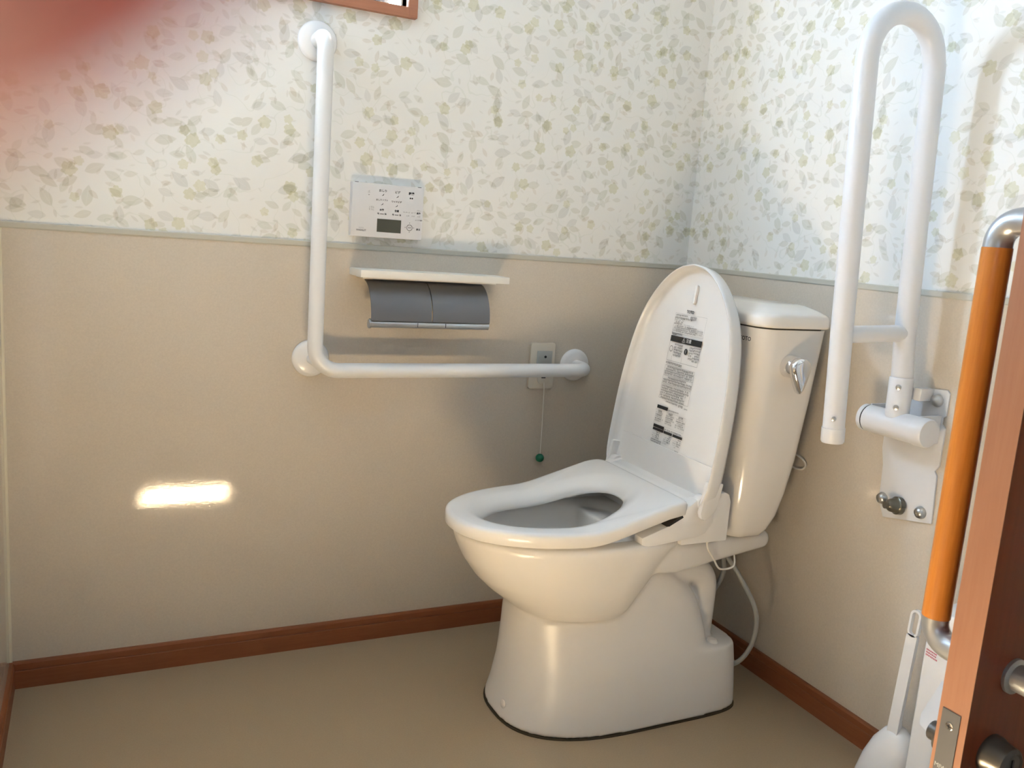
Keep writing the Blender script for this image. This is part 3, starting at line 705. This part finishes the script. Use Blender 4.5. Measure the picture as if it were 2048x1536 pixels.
# ------------------------------------------------------------------ toilet brush and white box behind the door
tb = thing('toilet_brush', (-.10, -.935, 0), 'white toilet brush standing in its holder beside the right wall', 'toilet brush')
hold = []
for z, w, d_ in ((0, .050, .036), (.02, .053, .039), (.07, .050, .037), (.11, .042, .031), (.14, .028, .021), (.152, .012, .010)):
    hold.append([Vector((-.095+d_*math.cos(2*PI*k/32), -.922+w*math.sin(2*PI*k/32)-z*.22, z)) for k in range(32)])
loft('holder', hold, WHITE, tb, auto=70)
lathe('knob', [(.009, 0), (.010, .008), (.008, .017), (.003, .021)], (-.098, -.948, .148), (0, -.1, 1), WHITE, tb, 20)
hb = rrect(-.0115, .0115, .05, .395, .0113, 6)
def hfn(u, v, s): return (-.108+s, -.944+u-v*.045, v)
outer_ = hb
slot = rrect(-.0068, .0068, .352, .388, .0066, 6)
# handle strip with a hanging slot: frame built from outer and slot outlines
no = len(outer_)
V, F = prismgeo(rrect(-.0115, .0115, .05, .350, .004, 6), hfn, -.004, .004)
parts = [(V, F)]
top_out = [p for p in rrect(-.0115, .0115, .346, .400, .0113, 6)]; top_in = rrect(-.0072, .0072, .350, .3955, .0070, 6)
nn = len(top_out); VV = [hfn(p[0], p[1], s) for s in (-.004, .004) for L in (top_out, top_in) for p in L]; FF = []
for i in range(nn):
    j = (i+1) % nn
    FF += [(i, j, nn+j, nn+i), (2*nn+i, 3*nn+i, 3*nn+j, 2*nn+j), (i, 2*nn+i, 2*nn+j, j), (nn+i, nn+j, 3*nn+j, 3*nn+i)]
V, F = merge(parts+[(VV, FF)])
mk('handle', V, F, WHITE, tb, auto=40)
wx = thing('white_box', (-.08, -1.10, 0), 'white plastic box with small red printed notice behind the door', 'box')
box('body', (-.125, -.016, -1.255, -.998, 0, .425), WHITE, wx, .006, 3)
_p = [(-.105, -1.041, .324), (-.172, -1.046, .248), (-.187, -1.057, .238), (-.201, -1.088, .239), (-.262, -1.20, .233), (-.160, -1.20, .352)]
_n = len(_p); mk('tilted_panel', _p+[(-.10, y, z-.012) for x, y, z in _p], [tuple(range(_n)), tuple(range(2*_n-1, _n-1, -1))]+[(i, (i+1) % _n, _n+(i+1) % _n, _n+i) for i in range(_n)], WHITE, wx, bevel=.002)  # made-up panel, tilted to catch more window light and look brighter
BB = Matrix(((0, 0, -1), (-1, 0, 0), (0, 1, 0)))
rr2 = []
random.seed(3)
for i in range(3):
    y = -1.004
    while y > -1.026:
        w = random.uniform(.0015, .003); z = .345-.005*i - (y+.998)*-.1
        rr2.append(([(-.1255, y, z), (-.1255, y-w, z), (-.1255, y-w, z+.0028), (-.1255, y, z+.0028)], [(0, 1, 2, 3)])); y -= w*1.35
V, F = merge(rr2); tag(mk('red_notice', V, F, PINK, wx, smooth=False), kind='stuff')

# ------------------------------------------------------------------ the photographer's hand, fingertip close to the lens
# (a left hand gripping the phone: fingers across its back, thumb on the near side, lens just past the index fingertip)
def camray(px, py): return ((px-1024)/FPX*right - (py-768)/FPX*up + fwd).normalized()
FR, TANGENT = .0080, .0112
b0 = camray(318, 246); out_dir = (-.58*right + .81*up); out_dir = (out_dir - b0*out_dir.dot(b0)).normalized()
dist = math.hypot(FR, TANGENT); ang = math.asin(FR/dist)
fc = CAM + (b0*math.cos(ang) + out_dir*math.sin(ang))*dist
hd = thing('hand', fc, 'reddish out-of-focus fingertip close to the lens in the upper left corner', 'hand')
def H(r, u, f): return right*r + up*u + fwd*f
def limb(pts, rad, n=20, k=6):
    P_ = smooth_path(pts, k); R_ = []
    for i in range(len(pts)-1): R_ += [rad[i]+(rad[i+1]-rad[i])*j/k for j in range(k)]
    R_.append(rad[-1])
    t0 = (P_[0]-P_[1]).normalized(); t1 = (P_[-1]-P_[-2]).normalized(); r0_, r1_ = R_[0], R_[-1]
    caps = (82, 62, 42, 21)
    A = [P_[0]+t0*r0_*math.sin(math.radians(d)) for d in caps]; AR_ = [r0_*math.cos(math.radians(d)) for d in caps]
    Z = [P_[-1]+t1*r1_*math.sin(math.radians(d)) for d in caps[::-1]]; ZR_ = [r1_*math.cos(math.radians(d)) for d in caps[::-1]]
    return loftgeo(tuberings(A+P_+Z, AR_+R_+ZR_, n))
along = H(-.80, .26, -.55).normalized()
dip = fc + along*.022
pip = dip + H(-.026, -.002, -.001); knk = pip + H(-.040, -.012, -.010)
geo = [limb([fc, dip, pip, knk], [.0080, .0084, .0092, .0108])]
tips = [(fc, along, .0080)]
knks = [knk]
for i, (l1, l2, l3, rr_) in enumerate(((.034, .019, .015, .0082), (.031, .017, .014, .0079), (.025, .014, .012, .0068))):
    kn = knk + H(.002-.005*i*i*.5, -.0205*(i+1), -.003*i); knks.append(kn)
    p1 = kn + H(l1, .001, .012); p2 = p1 + H(l2, -.001, .001); p3 = p2 + H(l3, -.001, -.005)
    geo.append(limb([p3, p2, p1, kn], [rr_*.92, rr_, rr_*1.1, rr_*1.25])); tips.append((p3, (p2-p3).normalized(), rr_*.92))
wrist = knks[1] + H(-.062, -.058, -.050)
for i, k_ in enumerate(knks): geo.append(limb([k_, k_.lerp(wrist, .5)+H(-.006, .004-.002*i, .004), wrist+H(0, .012-.008*i, 0)], [.0108 if i < 3 else .0088, .0155, .0165]))
geo.append(limb([knks[3].lerp(wrist, .35), knks[0].lerp(wrist, .45), wrist], [.014, .016, .021]))
tb0 = wrist + H(.012, .014, -.012)
geo.append(limb([tb0+H(.066, .046, -.004), tb0+H(.043, .036, -.012), tb0+H(.020, .016, -.010), tb0], [.0092, .0098, .0125, .0165]))
elbow = wrist + H(-.14, -.15, -.07)
geo.append(limb([wrist, wrist.lerp(elbow, .5), elbow], [.023, .028, .032]))
V, F = merge(geo)
mh = bpy.data.meshes.new('tmp'); mh.from_pydata([v-fc for v in V], [], F)
bm = bmesh.new(); bm.from_mesh(mh); bmesh.ops.recalc_face_normals(bm, faces=bm.faces); bm.to_mesh(mh); bm.free()
tmp = bpy.data.objects.new('tmp', mh); COL.objects.link(tmp)
md = tmp.modifiers.new('r', 'REMESH'); md.mode = 'VOXEL'; md.voxel_size = .0016
md2 = tmp.modifiers.new('s', 'SMOOTH'); md2.iterations = 8; md2.factor = .5
dg = bpy.context.evaluated_depsgraph_get(); mh2 = bpy.data.meshes.new_from_object(tmp.evaluated_get(dg)); bpy.data.objects.remove(tmp, do_unlink=True)
for pgon in mh2.polygons: pgon.use_smooth = True
mh2.materials.clear(); mh2.materials.append(SKIN); mh2.name = 'skin'
ho = bpy.data.objects.new('skin', mh2); COL.objects.link(ho); ho.parent = hd
for tp_, dv, rr_ in tips:      # nails on the side away from the phone
    nn_ = (fwd - dv*fwd.dot(dv)).normalized(); ac = dv.cross(nn_)
    c0 = tp_ + nn_*rr_*.86 - dv*.001
    rg = [[c0 + dv*(.0062*q*math.cos(2*PI*k/18)) + ac*(.0047*q*math.sin(2*PI*k/18)) + nn_*(.0016*(1-q*q)-.0009*(math.sin(2*PI*k/18)*q)**2) for k in range(18)] for q in (1, .75, .4, .05)]
    loft('nail', rg, NAIL, hd)
a0 = wrist.lerp(elbow, .34); a1 = wrist.lerp(elbow, 1.12)
tube('sleeve', [a0, a0.lerp(a1, .04), a0.lerp(a1, .5), a1], [.0335, .0355, .038, .040], SLEEVE, hd, 28)
